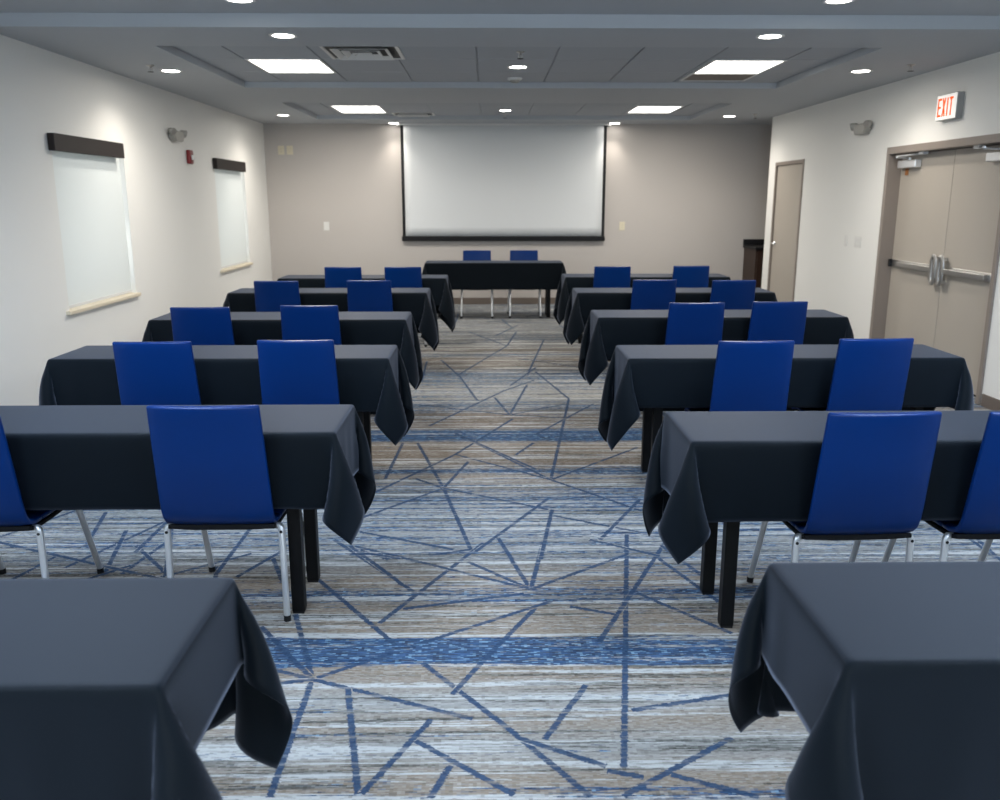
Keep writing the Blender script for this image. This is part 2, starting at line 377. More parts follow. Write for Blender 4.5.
# ceiling: lower field with two recessed trays, higher field nearer the viewpoint
T1 = (-2.44, 2.96, 6.86, 9.30); T2 = (-2.39, 2.90, 10.70, 12.86); TZ = 2.755
x0, x1 = LX-.2, AX+.2
struct(boxes('ceiling', M['ceiling'], [
    (x0, x1, STEP, T1[2], CZ, TOP), (x0, T1[0], T1[2], T1[3], CZ, TOP), (T1[1], x1, T1[2], T1[3], CZ, TOP),
    (x0, x1, T1[3], T2[2], CZ, TOP), (x0, T2[0], T2[2], T2[3], CZ, TOP), (T2[1], x1, T2[2], T2[3], CZ, TOP),
    (x0, x1, T2[3], BY+.2, CZ, TOP), (x0, RX+.2, FY-.2, STEP, HZ, TOP)]))
PITCH = .657; SX0 = -2.05
def tray(name, t, rows):
    bm = BM(); box(bm, t[0], t[1], t[2], t[3], TZ+.012, TOP)            # the dark backing seen in the joints
    o = struct(obj(name, bm, M['ceiling']))
    xs = [t[0]] + [SX0+i*PITCH for i in range(8) if t[0]+.1 < SX0+i*PITCH < t[1]-.1] + [t[1]]
    bm = BM()
    for a, b in zip(xs, xs[1:]):
        for c, d in zip(rows, rows[1:]): box(bm, a+.006, b-.006, c+.006, d-.006, TZ, TZ+.011)
    obj('ceiling_tiles', bm, M['tile'], o, bevel=.004, seg=1)
    return o
ROW1 = [T1[2], 7.03, 7.80, 8.58, T1[3]]; ROW2 = [T2[2], 11.55, 12.40, T2[3]]
tray('ceiling_tray', T1, ROW1); tray('ceiling_tray.001', T2, ROW2)

# baseboards
bh = .10
struct(boxes('baseboard_left', M['base'], [(LX, LX+.012, FY, BY, 0, bh)], bevel=.004))
struct(boxes('baseboard_back', M['base'], [(LX+.012, AX, BY-.012, BY, 0, bh)], bevel=.004))
struct(boxes('baseboard_right', M['base'], [(RX-.012, RX, FY, D2[0]-.05, 0, bh), (RX-.012, RX, D2[1]+.05, D1[0]-.05, 0, bh), (RX-.012, RX, D1[1]+.05, RE, 0, bh)], bevel=.004))

# windows on the left wall with roller shades
def window(i, a, b, where):
    w = boxes('window_%d' % i, M['metal_white'], [(LX-.17, LX-.11, a, a+.05, WZ0, WZ1), (LX-.17, LX-.11, b-.05, b, WZ0, WZ1), (LX-.17, LX-.11, a+.05, b-.05, WZ0, WZ0+.05), (LX-.17, LX-.11, a+.05, b-.05, WZ1-.05, WZ1)])
    struct(w)
    boxes('window_pane', M['glass'], [(LX-.143, LX-.137, a+.05, b-.05, WZ0+.05, WZ1-.05)], w)
    boxes('window_sill', M['sill'], [(LX-.11, LX+.035, a-.06, b+.03, WZ0-.032, WZ0)], w, bevel=.006)
    t = thing('roller_shade', 'white pulled down roller shade with dark valance %s' % where, 'window shade', (LX, (a+b)/2, WZ1), 0, 'roller shades on the pale wall')
    h = (b-a)/2
    bm = BM(); box(bm, .002, .055, -h-.055, h-.11, -.06, .07)
    obj('valance', bm, M['valance'], t, bevel=.004)
    bm = BM(); box(bm, -.032, -.0295, -h+.005, h-.03, -(WZ1-WZ0)+.03, -.012)
    obj('shade_fabric', bm, M['shade'], t)
    bm = BM(); box(bm, -.037, -.025, -h+.005, h-.03, -(WZ1-WZ0)+.008, -(WZ1-WZ0)+.03)
    obj('hem_bar', bm, M['metal_white'], t, bevel=.003)
    bm = BM(); lathe(bm, [(0, -h+.004), (.018, -h+.004), (.018, h-.02), (0, h-.02)], 16, Matrix.Rotation(R(-90), 4, 'X'))
    obj('roller_tube', bm, M['metal_white'], t, smooth=False, loc=(-.045, 0, -.028))
window(1, *WIN[0], 'over the window closest to the viewer')
window(2, *WIN[1], 'over the window beside the taupe end wall')

# single door
def lever(parent, y, z, dirn):
    bm = BM(); lathe(bm, [(0, 0), (.026, 0), (.026, .008), (.010, .012), (.010, .045), (0, .045)], 20, Matrix.Translation((0, y, z)) @ Matrix.Rotation(R(-90), 4, 'Y'))
    tube(bm, [(-.04, y, z), (-.045, y+dirn*.03, z), (-.045, y+dirn*.11, z-.004)], [.010, .009, .007], 10)
    return obj('door_handle', bm, M['chrome'], parent, smooth=True)
d1 = bpy.data.objects.new('door_1', None); COL.objects.link(d1); d1.location = (RX, 0, 0); d1['kind'] = 'structure'
a, b = D1
obj_ = boxes('door_frame', M['doorframe'], [(-.012, .16, a, a+.045, 0, 2.085), (-.012, .16, b-.045, b, 0, 2.085), (-.012, .16, a+.045, b-.045, 2.04, 2.085)], d1, bevel=.004)
boxes('door_leaf', M['door'], [(.012, .057, a+.049, b-.049, .012, 2.036)], d1, bevel=.003)
lf = [o for o in d1.children if o.name.startswith('door_leaf')][0]
lever(lf, b-.13, 1.015, -1).location = (.012, 0, 0)
for z in (1.77, 1.01, .25):
    bm = BM(); lathe(bm, [(0, -.055), (.009, -.055), (.009, .055), (0, .055)], 12, Matrix.Translation((-.002, a+.048, z))); box(bm, .006, .012, a+.05, a+.085, z-.05, z+.05)
    obj('hinge', bm, M['steel'], d1)

# double door, set back in its frame
d2 = bpy.data.objects.new('door_2', None); COL.objects.link(d2); d2.location = (RX, 0, 0); d2['kind'] = 'structure'
a, b = D2; mid = (a+b)/2; LD = .115
boxes('door_frame', M['doorframe'], [(-.018, .18, a-.03, a+.022, 0, 2.09), (-.018, .18, b-.022, b+.03, 0, 2.09), (-.018, .18, a+.022, b-.022, 2.025, 2.09),
      (LD+.046, LD+.065, a+.022, a+.036, 0, 2.025), (LD+.046, LD+.065, b-.036, b-.022, 0, 2.025), (LD+.046, LD+.065, a+.036, b-.036, 2.01, 2.025)], d2, bevel=.004)
for ya, yb, far in ((a+.026, mid-.003, False), (mid+.003, b-.026, True)):
    lf = boxes('door_leaf', M['door'], [(LD, LD+.045, ya, yb, .018, 2.018)], d2, bevel=.002)
    boxes('gap_shade', M['dark'], [(LD+.004, LD+.04, ya, yb, .002, .018)], lf)  # black strip under the leaf, standing in for the gap's shade
    # panic bar: chassis, sliding bar and end cap
    hy = yb if far else ya; my = ya+.062 if far else yb-.062     # hinge edge, meeting edge
    s = 1 if far else -1
    zb = .985
    ylo, yhi = sorted((my+s*.05, hy-s*.02))
    pb = boxes('push_bar', M['steel'], [(LD-.022, LD, ylo, yhi, zb-.035, zb+.035), (LD-.06, LD-.022, ylo, hy-s*.22 if far else yhi, zb-.022, zb+.022) if far else (LD-.06, LD-.022, hy+.22, yhi, zb-.022, zb+.022)], lf, bevel=.006)
    e0, e1 = sorted((hy-s*.02, hy-s*.05))
    boxes('end_cap', M['dark'], [(LD-.05, LD, e0, e1, zb-.036, zb+.036)], pb, bevel=.006)
    # looped centre case beside the meeting edge: an upright oval hoop on a plate
    bm = BM(); pts = []
    for k in range(25):
        t = 2*math.pi*k/24; ct, st_ = math.cos(t), math.sin(t)
        pts.append((LD-.055, my+s*.0+.036*math.copysign(abs(ct)**.7, ct), zb+.115*math.copysign(abs(st_)**.7, st_)))
    tube(bm, pts, .011, 12, cap=False, flat=2.3)
    box(bm, LD-.052, LD, my-.014, my+.014, zb+.085, zb+.115); box(bm, LD-.052, LD, my-.014, my+.014, zb-.115, zb-.085)
    obj('latch_case', bm, M['steel'], pb, smooth=False, bevel=.002)
    # overhead closer
    hb = sorted((hy-s*.04, hy-s*.40)); zc = 1.925
    cl = boxes('door_closer', M['chrome'], [(LD-.062, LD, hb[0], hb[1], zc-.036, zc+.036)], lf, bevel=.008)
    bm = BM(); lathe(bm, [(0, 0), (.016, 0), (.016, .03), (0, .03)], 14, Matrix.Translation((LD-.03, (hb[0]+hb[1])/2, zc+.03)))
    yc = (hb[0]+hb[1])/2
    tube(bm, [(LD-.03, yc, zc+.055), (LD-.16, yc-s*.02, zc+.06), (LD-.17, yc-s*.03, zc+.06)], .008, 8)
    tube(bm, [(LD-.165, yc-s*.02, zc+.066), (LD-.05, yc-s*.26, zc+.085)], .009, 8)
    box(bm, LD-.07, LD-.02, yc-s*.30-.03, yc-s*.30+.06, zc+.075, zc+.11)
    obj('closer_arm', bm, M['chrome'], cl)
    if far: boxes('maker_tag', M['orange_tag'], [(LD-.006, LD, hb[1]-.12, hb[1]-.06, zc-.10, zc-.035)], lf)

# ------------------------------------------------------------------ ceiling fixtures
G_DL = 'recessed round downlights'
def make_downlight():
    t = thing('recessed_downlight', 'x', 'ceiling light', (0, 0, 0), 0, G_DL)
    bm = BM(); lathe(bm, [(.098, 0), (.098, -.004), (.090, -.007), (.073, -.004), (.072, .002)], 32); obj('trim_ring', bm, M['metal_white'], t, smooth=True)
    bm = BM(); lathe(bm, [(.0735, -.0035), (.04, -.0055), (0, -.006)], 32); obj('lens', bm, M['lens_can'], t, smooth=True)
    return t
DL = [(-1.40, 6.42, CZ, 'round downlight just behind the ceiling step, above the window side tables'),
      (1.97, 6.40, CZ, 'round downlight just behind the ceiling step, above the door side tables'),
      (-2.77, 8.12, CZ, 'round downlight next to a sprinkler beside the window wall valance'),
      (3.30, 8.05, CZ, 'round downlight beside the EXIT sign wall, next to a sprinkler'),
      (.285, 8.24, TZ, 'round downlight in the middle of the nearer tiled tray'),
      (.252, 12.12, TZ, 'round downlight in the middle of the tiled tray by the projection screen'),
      (-2.72, 12.22, CZ, 'round downlight in the corner above the second window and end wall'),
      (3.29, 12.27, CZ, 'round downlight in the corner above the single door'),
      (1.90, 13.42, CZ, 'round downlight touching the top of the screen on the door side'),
      (-1.37, 13.42, CZ, 'round downlight touching the top of the screen on the window side'),
      (-1.50, 5.72, HZ, 'round downlight on the higher ceiling cut by the picture top, window side'),
      (2.16, 5.69, HZ, 'round downlight on the higher ceiling cut by the picture top, door side')]
proto = make_downlight()
def spot(x, y, z, e, col=(1, .92, .82), size=142, blend=.9, r=.06):
    l = bpy.data.lights.new('downlight_beam', 'SPOT'); l.energy = e; l.color = col; l.spot_size = R(size); l.spot_blend = blend; l.shadow_soft_size = r
    o = bpy.data.objects.new('downlight_beam', l); COL.objects.link(o); o.location = (x, y, z)
    return o
SPOT_E = 36
for i, (x, y, z, lab) in enumerate(DL):
    o = proto if i == 0 else copy_tree(proto)
    o.location = (x, y, z); o['label'] = lab
    if y > 13.3: spot(x, y, z-.02, SPOT_E*.62, size=92, blend=1.)
    else: spot(x, y, z-.02, SPOT_E*(.8 if z == HZ else 1))
for x, y in ((-1.5, 3.0), (2.16, 3.0), (-1.5, 0.2), (2.16, .2)): spot(x, y, HZ-.02, SPOT_E*.7, (.93, .96, 1))

def panel_light(x0, x1, y0, y1, z, lab, m='lens_panel'):
    t = thing('ceiling_panel_light', lab, 'ceiling light', ((x0+x1)/2, (y0+y1)/2, z), 0, 'square glowing ceiling panels')
    w, h = (x1-x0)/2, (y1-y0)/2
    boxes('panel_frame', M['metal_white'], [(-w-.012, -w+.01, -h-.012, h+.012, -.006, 0), (w-.01, w+.012, -h-.012, h+.012, -.006, 0), (-w+.01, w-.01, -h-.012, -h+.01, -.006, 0), (-w+.01, w-.01, h-.01, h+.012, -.006, 0)], t)
    cool = m == 'lens_cool'                      # the lamp behind the prismatic diffuser throws mostly downward
    l = bpy.data.lights.new('panel_lamp', 'AREA'); l.shape = 'RECTANGLE'; l.size = 2*w-.03; l.size_y = 2*h-.03
    l.energy = 43 if cool else 27; l.color = (.60, .77, 1) if cool else (1, .955, .885); l.spread = R(172)
    lo = bpy.data.objects.new('panel_lamp', l); COL.objects.link(lo); lo.parent = t; lo.location = (0, 0, -.005)
    boxes('diffuser', M[m], [(-w+.01, w-.01, -h+.01, h-.01, -.003, -.001)], t)
    return t
panel_light(-2.03, -1.41, 7.83, 8.62, TZ, 'glowing white ceiling panel beside the square air vent in the nearer tray')
panel_light(1.945, 2.56, 7.83, 8.62, TZ, 'glowing white ceiling panel next to the brown return panel in the nearer tray')
panel_light(-1.97, -1.36, 11.55, 12.46, TZ, 'glowing white ceiling panel in the far tray beside the smaller vent')
panel_light(1.92, 2.50, 11.55, 12.40, TZ, 'glowing white ceiling panel in the far tray on the door side')
# unseen cool panels, added for the bluish light on the nearest tables
for x in (-1.7, 2.2):
    for y in (3.3, .4): pl = panel_light(x-.3, x+.3, y-.6, y+.6, HZ, 'unseen added cool white ceiling panel above the tables nearest the viewer', 'lens_cool')

def vent(x0, x1, y0, y1, lab):
    t = thing('ceiling_vent', lab, 'air vent', ((x0+x1)/2, (y0+y1)/2, TZ), 0, 'square ceiling air vents')
    w, h = (x1-x0)/2, (y1-y0)/2
    boxes('duct', M['louver_dark'], [(-w+.02, w-.02, -h+.02, h-.02, -.003, -.001)], t)
    boxes('vent_frame', M['metal_white'], [(-w, -w+.03, -h, h, -.010, 0), (w-.03, w, -h, h, -.010, 0), (-w+.03, w-.03, -h, -h+.03, -.010, 0), (-w+.03, w-.03, h-.03, h, -.010, 0)], t, bevel=.003)
    for k in range(3):           # nested square cones of the diffuser
        s0 = .74-.24*k; s1 = s0-.13
        bm = BM()
        q = [[bm.verts.new((sx*w*s, sy*h*s, z)) for sx, sy in ((-1,-1), (1,-1), (1,1), (-1,1))] for s, z in ((s0, -.028), (s1, -.004), (s1-.015, -.004), (s0-.02, -.030))]
        for a_, b_ in ((0,1), (1,2), (2,3), (3,0)):
            for i in range(4): bm.faces.new((q[a_][i], q[a_][(i+1)%4], q[b_][(i+1)%4], q[b_][i]))
        obj('louver', bm, M['metal_white'], t)
vent(-1.29, -.68, 7.05, 7.78, 'square louvered air vent beside the bright panel in the nearer tray')
vent(-1.30, -.72, 12.42, 12.82, 'smaller louvered air vent in the far tray near the screen')
t = thing('return_air_grille', 'brown grey return air panel in the ceiling next to a bright panel', 'air vent', (2.25, 8.87, TZ))
boxes('grille_panel', M['grille_brown'], [(-.31, .31, -.23, .23, -.004, -.001)], t)
boxes('grille_frame', M['metal_white'], [(-.325, -.30, -.245, .245, -.007, 0), (.30, .325, -.245, .245, -.007, 0), (-.30, .30, .22, .245, -.007, 0), (-.30, .30, -.245, -.22, -.007, 0)], t)

def make_sprinkler():
    t = thing('ceiling_sprinkler', 'x', 'sprinkler', (0, 0, 0), 0, 'pendent fire sprinklers')
    bm = BM(); lathe(bm, [(0, 0), (.034, 0), (.030, -.008), (.010, -.010), (.010, -.024), (0, -.024)], 20); obj('escutcheon', bm, M['steel'], t, smooth=True)
    bm = BM(); tube(bm, [(-.006, 0, -.022), (-.016, 0, -.036), (-.004, 0, -.052)], .003, 8); tube(bm, [(.006, 0, -.022), (.016, 0, -.036), (.004, 0, -.052)], .003, 8); obj('yoke', bm, M['steel'], t)
    bm = BM(); lathe(bm, [(0, -.052), (.026, -.053), (.026, -.056), (0, -.057)], 16); obj('deflector', bm, M['dark'], t)
    return t
sp = make_sprinkler()
for i, (x, y, z, lab) in enumerate([(-2.83, 7.80, CZ, 'small pendent sprinkler beside the downlight near the window wall'), (3.56, 7.66, CZ, 'small pendent sprinkler beside the EXIT sign wall'),
        (.275, 7.42, TZ, 'small pendent sprinkler in the nearer tray in front of its downlight'), (.255, 12.62, TZ, 'small pendent sprinkler in the far tray in front of the screen'), (3.56, 12.0, CZ, 'small pendent sprinkler in the corner above the single door')]):
    o = sp if i == 0 else copy_tree(sp); o.location = (x, y, z); o['label'] = lab
t = thing('smoke_detector', 'round smoke detector behind the centre downlight of the nearer tray', 'smoke detector', (.28, 8.98, TZ))
bm = BM(); lathe(bm, [(0, 0), (.07, 0), (.07, -.012), (.058, -.02), (0, -.02)], 28); obj('detector_base', bm, M['metal_white'], t)
bm = BM(); lathe(bm, [(.045, -.019), (.045, -.034), (.03, -.045), (0, -.047)], 28); obj('sensor_head', bm, M['grey_plastic'], t, smooth=True)

# ------------------------------------------------------------------ wall fittings
def emergency_light(loc, face, lab):
    """face +1: looks towards +x"""
    t = thing('emergency_wall_lamp', lab, 'emergency light', loc, 0, 'twin headed emergency lights')
    s = face
    bm = BM(); prism(bm, [(-.13, .045), (.13, .045), (.15, -.01), (.11, -.06), (-.11, -.06), (-.15, -.01)], .075, Matrix(((0,0,s,0), (1,0,0,0), (0,1,0,0), (0,0,0,1))))
    obj('housing', bm, M['grey_plastic'], t, bevel=.012)
    for y in (-.17, .17):
        bm = BM(); d = Vector((s*.7, .5 if y > 0 else -.5, -.25)).normalized()
        c = Vector((s*.045, y, .035)); tube(bm, [Vector((s*.035, y*.72, .015)), c], .014, 8)
        tube(bm, [c-d*.03, c-d*.02, c+d*.035, c+d*.04], [.016, .028, .040, .038], 18)
        h = obj('lamp_head', bm, M['grey_plastic'], t)
        bm = BM(); tube(bm, [c+d*.0402, c+d*.043], [.034, .031], 18); obj('lamp_lens', bm, M['steel'], h)
emergency_light((LX+.001, 9.66, 2.26), 1, 'grey twin headed emergency light on the window wall above the red strobe')
emergency_light((RX-.001, 9.33, 2.315), -1, 'grey twin headed emergency light on the wall between the two doors')

t = thing('fire_strobe', 'red fire alarm strobe on the white wall between the two windows', 'fire alarm', (LX+.001, 10.09, 2.06))
bm = BM(); box(bm, 0, .045, -.06, .06, -.075, .075); obj('strobe_body', bm, M['red'], t, bevel=.014, seg=3)
bm = BM(); box(bm, .045, .075, -.03, .03, -.035, .02); obj('strobe_lens', bm, M['exit_face'], t, bevel=.01)

def plate(loc, face, lab, gang=1, m='white_plastic', kind='light switch', w=.07, h=.115):
    t = thing('wall_plate' if kind != 'outlet' else 'wall_outlet', lab, kind, loc)
    W = w + .046*(gang-1)
    if face == 'y': f = Matrix(((1,0,0,0), (0,0,-1,0), (0,1,0,0), (0,0,0,1)))
    else: f = Matrix(((0,0,-1,0), (-1,0,0,0), (0,1,0,0), (0,0,0,1)))
    bm = BM(); prism(bm, [(-W/2, -h/2), (W/2, -h/2), (W/2, h/2), (-W/2, h/2)], .006, f); obj('cover_plate', bm, M[m], t, bevel=.003)
    for g in range(gang):
        cx = (g-(gang-1)/2)*.046
        if kind == 'outlet':
            for dz in (-.02, .02):
                bm = BM(); prism(bm, [(cx+.015*math.cos(2*math.pi*k/16), dz+.015*math.sin(2*math.pi*k/16)) for k in range(16)], .008, f)
                s_ = obj('socket', bm, M[m], t)
                bm = BM(); prism(bm, [(cx-.007, dz-.004), (cx-.005, dz-.004), (cx-.005, dz+.005), (cx-.007, dz+.005)], .0085, f); prism(bm, [(cx+.005, dz-.004), (cx+.007, dz-.004), (cx+.007, dz+.005), (cx+.005, dz+.005)], .0085, f); obj('slots', bm, M['dark'], s_)
        else:
            bm = BM(); prism(bm, [(cx-.016, -.033), (cx+.016, -.033), (cx+.016, .033), (cx-.016, .033)], .009, f); obj('rocker', bm, M[m], t, bevel=.002)
plate((-3.085, BY-.001, 2.32), 'y', 'cream cover plate high in the corner, the one closer to the windows', 1, 'cream_plastic', 'outlet', .095, .13)
plate((-2.955, BY-.001, 2.32), 'y', 'cream cover plate high in the corner, the one closer to the screen', 1, 'cream_plastic', 'outlet', .095, .13)
plate((-2.455, BY-.001, 1.20), 'y', 'white switch plate on the taupe wall between windows and screen', 1, 'white_plastic', 'light switch', .085, .13)
plate((2.085, BY-.001, 1.20), 'y', 'cream outlet on the taupe wall beside the screen bottom corner', 1, 'cream_plastic', 'outlet', .085, .13)
plate((RX-.001, 9.58, 1.16), 'x', 'blank looking white switch plate nearest the single door', 1, 'white_plastic')
plate((RX-.001, 9.27, 1.16), 'x', 'wide multi gang switch plate beside the double door frame', 3, 'white_plastic')

# exit sign
t = thing('exit_sign', 'white EXIT sign with red letters above the double doors', 'exit sign', (RX-.001, 7.615, 2.357))
bm = BM(); box(bm, -.055, 0, -.165, .165, -.105, .105); obj('sign_housing', bm, M['exit_side'], t, bevel=.006)
bm = BM(); box(bm, -.060, -.0552, -.160, .160, -.100, .100); obj('sign_face', bm, M['exit_lit'], t, bevel=.002)
f = Matrix(((0,0,-1,-.0602), (-1,0,0,0), (0,1,0,0), (0,0,0,1)))      # local x reads to the reader's right
H_, W_, S_ = .150, .058, .018
def rect(x0_, x1_, y0_, y1_): return [(x0_, y0_), (x1_, y0_), (x1_, y1_), (x0_, y1_)]
letters = {'E': [rect(0, S_, 0, H_), rect(S_, W_, 0, S_), rect(S_, W_*.85, H_/2-S_/2, H_/2+S_/2), rect(S_, W_, H_-S_, H_)],
 'X': [[(0, 0), (S_*1.1, 0), (W_, H_), (W_-S_*1.1, H_)], [(W_-S_*1.1, 0), (W_, 0), (S_*1.1, H_), (0, H_)]],
 'I': [rect(W_/2-S_/2, W_/2+S_/2, 0, H_)], 'T': [rect(0, W_, H_-S_, H_), rect(W_/2-S_/2, W_/2+S_/2, 0, H_-S_)]}
x = -.135
for ch, adv in (('E', .072), ('X', .062), ('I', .054), ('T', .07)):
    bm = BM()
    for poly in letters[ch]: prism(bm, [(x+px-(.004 if ch == 'I' else 0), py-H_/2) for px, py in poly], .002, f)
    obj('letter', bm, M['exit_red'], t); x += adv

# projection screen on the end wall
t = thing('hanging_projection_screen', 'large white pull down projection screen with black border on end wall', 'projection screen', (.26, BY-.06, 1.02))
hw = 1.545
bm = BM(); nx, nz = 24, 12
g = [[bm.verts.new((-hw+.045+(2*hw-.09)*i/nx, .004*math.sin(i*.9)*math.sin(math.pi*j/nz)*math.sin(math.pi*i/nx), .03+1.65*j/nz)) for i in range(nx+1)] for j in range(nz+1)]
for j in range(nz):
    for i in range(nx): bm.faces.new((g[j][i], g[j][i+1], g[j+1][i+1], g[j+1][i]))
so = obj('screen_surface', bm, M['screen_white'], t, smooth=True); sm = so.modifiers.new('thick', 'SOLIDIFY'); sm.thickness = .002
for xa in (-hw, hw-.045): boxes('screen_border', M['screen_black'], [(xa, xa+.045, -.003, .003, 0, 1.68)], t)
boxes('weight_bar', M['screen_black'], [(-hw-.015, hw+.012, -.012, .012, -.045, .03)], t, bevel=.008)
boxes('screen_case', M['metal_white'], [(-hw-.06, hw+.06, -.05, .055, 1.655, 1.679)], t, bevel=.004)

# dark cabinet in the alcove
t = thing('serving_cabinet', 'dark wood cabinet with black counter in the alcove beside the single door', 'cabinet', (4.78, 13.27, 0))
boxes('cabinet_body', M['cabinet'], [(-.79, .79, -.30, .31, .09, .87), (-.76, .76, -.25, .31, .0, .09)], t, bevel=.003)
boxes('countertop', M['dark'], [(-.81, .81, -.33, .32, .872, .91)], t, bevel=.005)
boxes('backsplash', M['dark'], [(-.81, .81, .295, .32, .912, 1.0)], t, bevel=.003)
for k in range(4):
    xa = -.77+k*.385
    d = boxes('cabinet_door', M['cabinet'], [(xa, xa+.375, -.322, -.302, .11, .85)], t, bevel=.003)
    boxes('door_panel', M['cabinet'], [(xa+.06, xa+.315, -.328, -.3225, .17, .79)], d, bevel=.005)
    bm = BM(); hx = xa+(.34 if k % 2 == 0 else .035); tube(bm, [(hx, -.324, .70), (hx, -.345, .71), (hx, -.345, .79), (hx, -.324, .80)], .005, 8); obj('pull', bm, M['steel'], d)

# ------------------------------------------------------------------ tables and their cloths
TH, TL, TD = .752, 1.83, .457
def make_table():
    t = thing('training_table', 'x', 'table', (0, 0, 0), 0, 'narrow tables under black cloths')
    boxes('tabletop', M['blackwood'], [(-TL/2+.005, TL/2-.005, .005, TD-.005, TH-.028, TH-.002)], t, bevel=.003)
    boxes('apron', M['blackwood'], [(-TL/2+.19, TL/2-.19, .075, .095, TH-.09, TH-.029), (-TL/2+.19, TL/2-.19, TD-.095, TD-.075, TH-.09, TH-.029)], t)
    for sx in (-1, 1):
        for y in (.06, TD-.11):
            xc = sx*(TL/2-.185)
            lg = boxes('leg', M['blackwood'], [(xc-.025, xc+.025, y, y+.05, .008, TH-.029)], t, bevel=.004)
            boxes('foot_pad', M['dark'], [(xc-.022, xc+.022, y+.003, y+.047, 0, .008)], lg)
    return t

def drape(el, er, n, f, seed, steps=170, shear=.14):
    """settle a rectangular cloth over a TL x TD board: Verlet steps, distance constraints, board collision"""
    rng = np.random.default_rng(seed)
    def axis(o0, length, o1, inner):
        def outs(o):
            k = max(4, int(round(o/.034))); return .012+(o-.012)*np.linspace(0, 1, k)
        return np.concatenate([-outs(o0)[::-1], [0.], np.linspace(.012, length-.012, inner), [length], length+outs(o1)])
    xs = axis(el, TL, er, 34)-TL/2; ys = axis(n, TD, f, 10)
    X, Y = np.meshgrid(xs, ys, indexing='ij')
    T = TH+.004
    P = np.stack([X, Y, np.full_like(X, T)], -1)
    pin = (np.abs(X) <= TL/2+1e-6) & (Y >= -1e-6) & (Y <= TD+1e-6)
    W = np.where(pin, 0., 1.)[..., None]
    P0 = P.copy()
    # a first slope so that the flaps start falling outward
    ox = np.maximum(np.abs(X)-TL/2, 0); oy = np.maximum(np.maximum(-Y, Y-TD), 0)
    P[..., 2] -= .25*np.hypot(ox, oy); P[..., :2] += rng.normal(0, .002, P.shape)[..., :2]*W
    low = rng.normal(0, 1, (6, 6))
    V = np.zeros_like(P)
    cons = []
    def add(di, dj, stiff):
        nI, nJ = P.shape[:2]
        for par in range(2):
            i0 = np.arange(0, nI-abs(di)); j0 = np.arange(0, nJ-abs(dj))
            if abs(di) and not dj: i0 = i0[(i0//abs(di)) % 2 == par]
            elif dj and not di: j0 = j0[(j0//abs(dj)) % 2 == par]
            else: i0 = i0[i0 % 2 == par]
            js = j0 if dj >= 0 else j0+abs(dj)
            A = np.ix_(i0, js); B = np.ix_(i0+di, js+dj)
            rest = np.linalg.norm(P0[A]-P0[B], axis=-1, keepdims=True)
            wa, wb = W[A], W[B]; s = wa+wb; s[s == 0] = 1
            cons.append((A, B, rest, wa/s*stiff, wb/s*stiff))
    add(1, 0, 1.); add(0, 1, 1.); add(1, 1, shear); add(1, -1, shear); add(2, 0, .03); add(0, 2, .03)
    dt = .012; rr = .005
    prev = P.copy()
    for it in range(steps):
        vel = (P-prev)*(.975 if it < steps*.75 else .90); prev = P.copy()
        P = P+vel*W; P[..., 2] -= 9.8*dt*dt*W[..., 0]
        for k in range(14):
            for A, B, rest, wa, wb in cons:
                d = P[B]-P[A]; l = np.linalg.norm(d, axis=-1, keepdims=True)+1e-9
                c = d*((l-rest)/l)
                P[A] += c*wa; P[B] -= c*wb
            ix = TL/2+rr-np.abs(P[..., 0]); iy0 = P[..., 1]+rr; iy1 = TD+rr-P[..., 1]
            inside = (ix > 0) & (iy0 > 0) & (iy1 > 0) & (P[..., 2] < T) & ~pin
            m = np.minimum(ix, np.minimum(iy0, iy1))
            a = inside & (m == ix); P[..., 0] = np.where(a, np.sign(P[..., 0])*(TL/2+rr), P[..., 0])
            a = inside & (m == iy0); P[..., 1] = np.where(a, -rr, P[..., 1])
            a = inside & (m == iy1); P[..., 1] = np.where(a, TD+rr, P[..., 1])
            for lx in (-TL/2+.185, TL/2-.185):                 # the four legs push the cloth away too
                for ly in (.085, TD-.085):
                    dx, dy = P[..., 0]-lx, P[..., 1]-ly
                    hit = (np.abs(dx) < .034) & (np.abs(dy) < .034) & ~pin
                    if hit.any():
                        ax = np.abs(dx) > np.abs(dy)
                        P[..., 0] = np.where(hit & ax, lx+np.sign(dx)*.034, P[..., 0]); P[..., 1] = np.where(hit & ~ax, ly+np.sign(dy)*.034, P[..., 1])
            P[..., 2] = np.maximum(P[..., 2], .012)
            P = np.where(pin[..., None], P0, P)
    nI, nJ = P.shape[:2]
    verts = P.reshape(-1, 3); faces = [(i*nJ+j, (i+1)*nJ+j, (i+1)*nJ+j+1, i*nJ+j+1) for i in range(nI-1) for j in range(nJ-1)]
    me = bpy.data.meshes.new('tablecloth'); me.from_pydata(verts.tolist(), [], faces); me.update()
    for p in me.polygons: p.use_smooth = True
    me.materials.append(M['cloth'])
    return me

def place_cloth(me, loc, rz, lab):
    o = bpy.data.objects.new('tablecloth', me); COL.objects.link(o); o.location = loc; o.rotation_euler = (0, 0, rz)
    b = o.modifiers.new('soft', 'SUBSURF'); b.levels = 1; b.render_levels = 1; b.boundary_smooth = 'PRESERVE_CORNERS'
    s = o.modifiers.new('hem', 'SOLIDIFY'); s.thickness = .0022; s.offset = 1
    return tag(o, lab, 'tablecloth', 'black tablecloths on the narrow tables')

ORD = ['nearest', 'second', 'third', 'fourth', 'fifth', 'sixth']
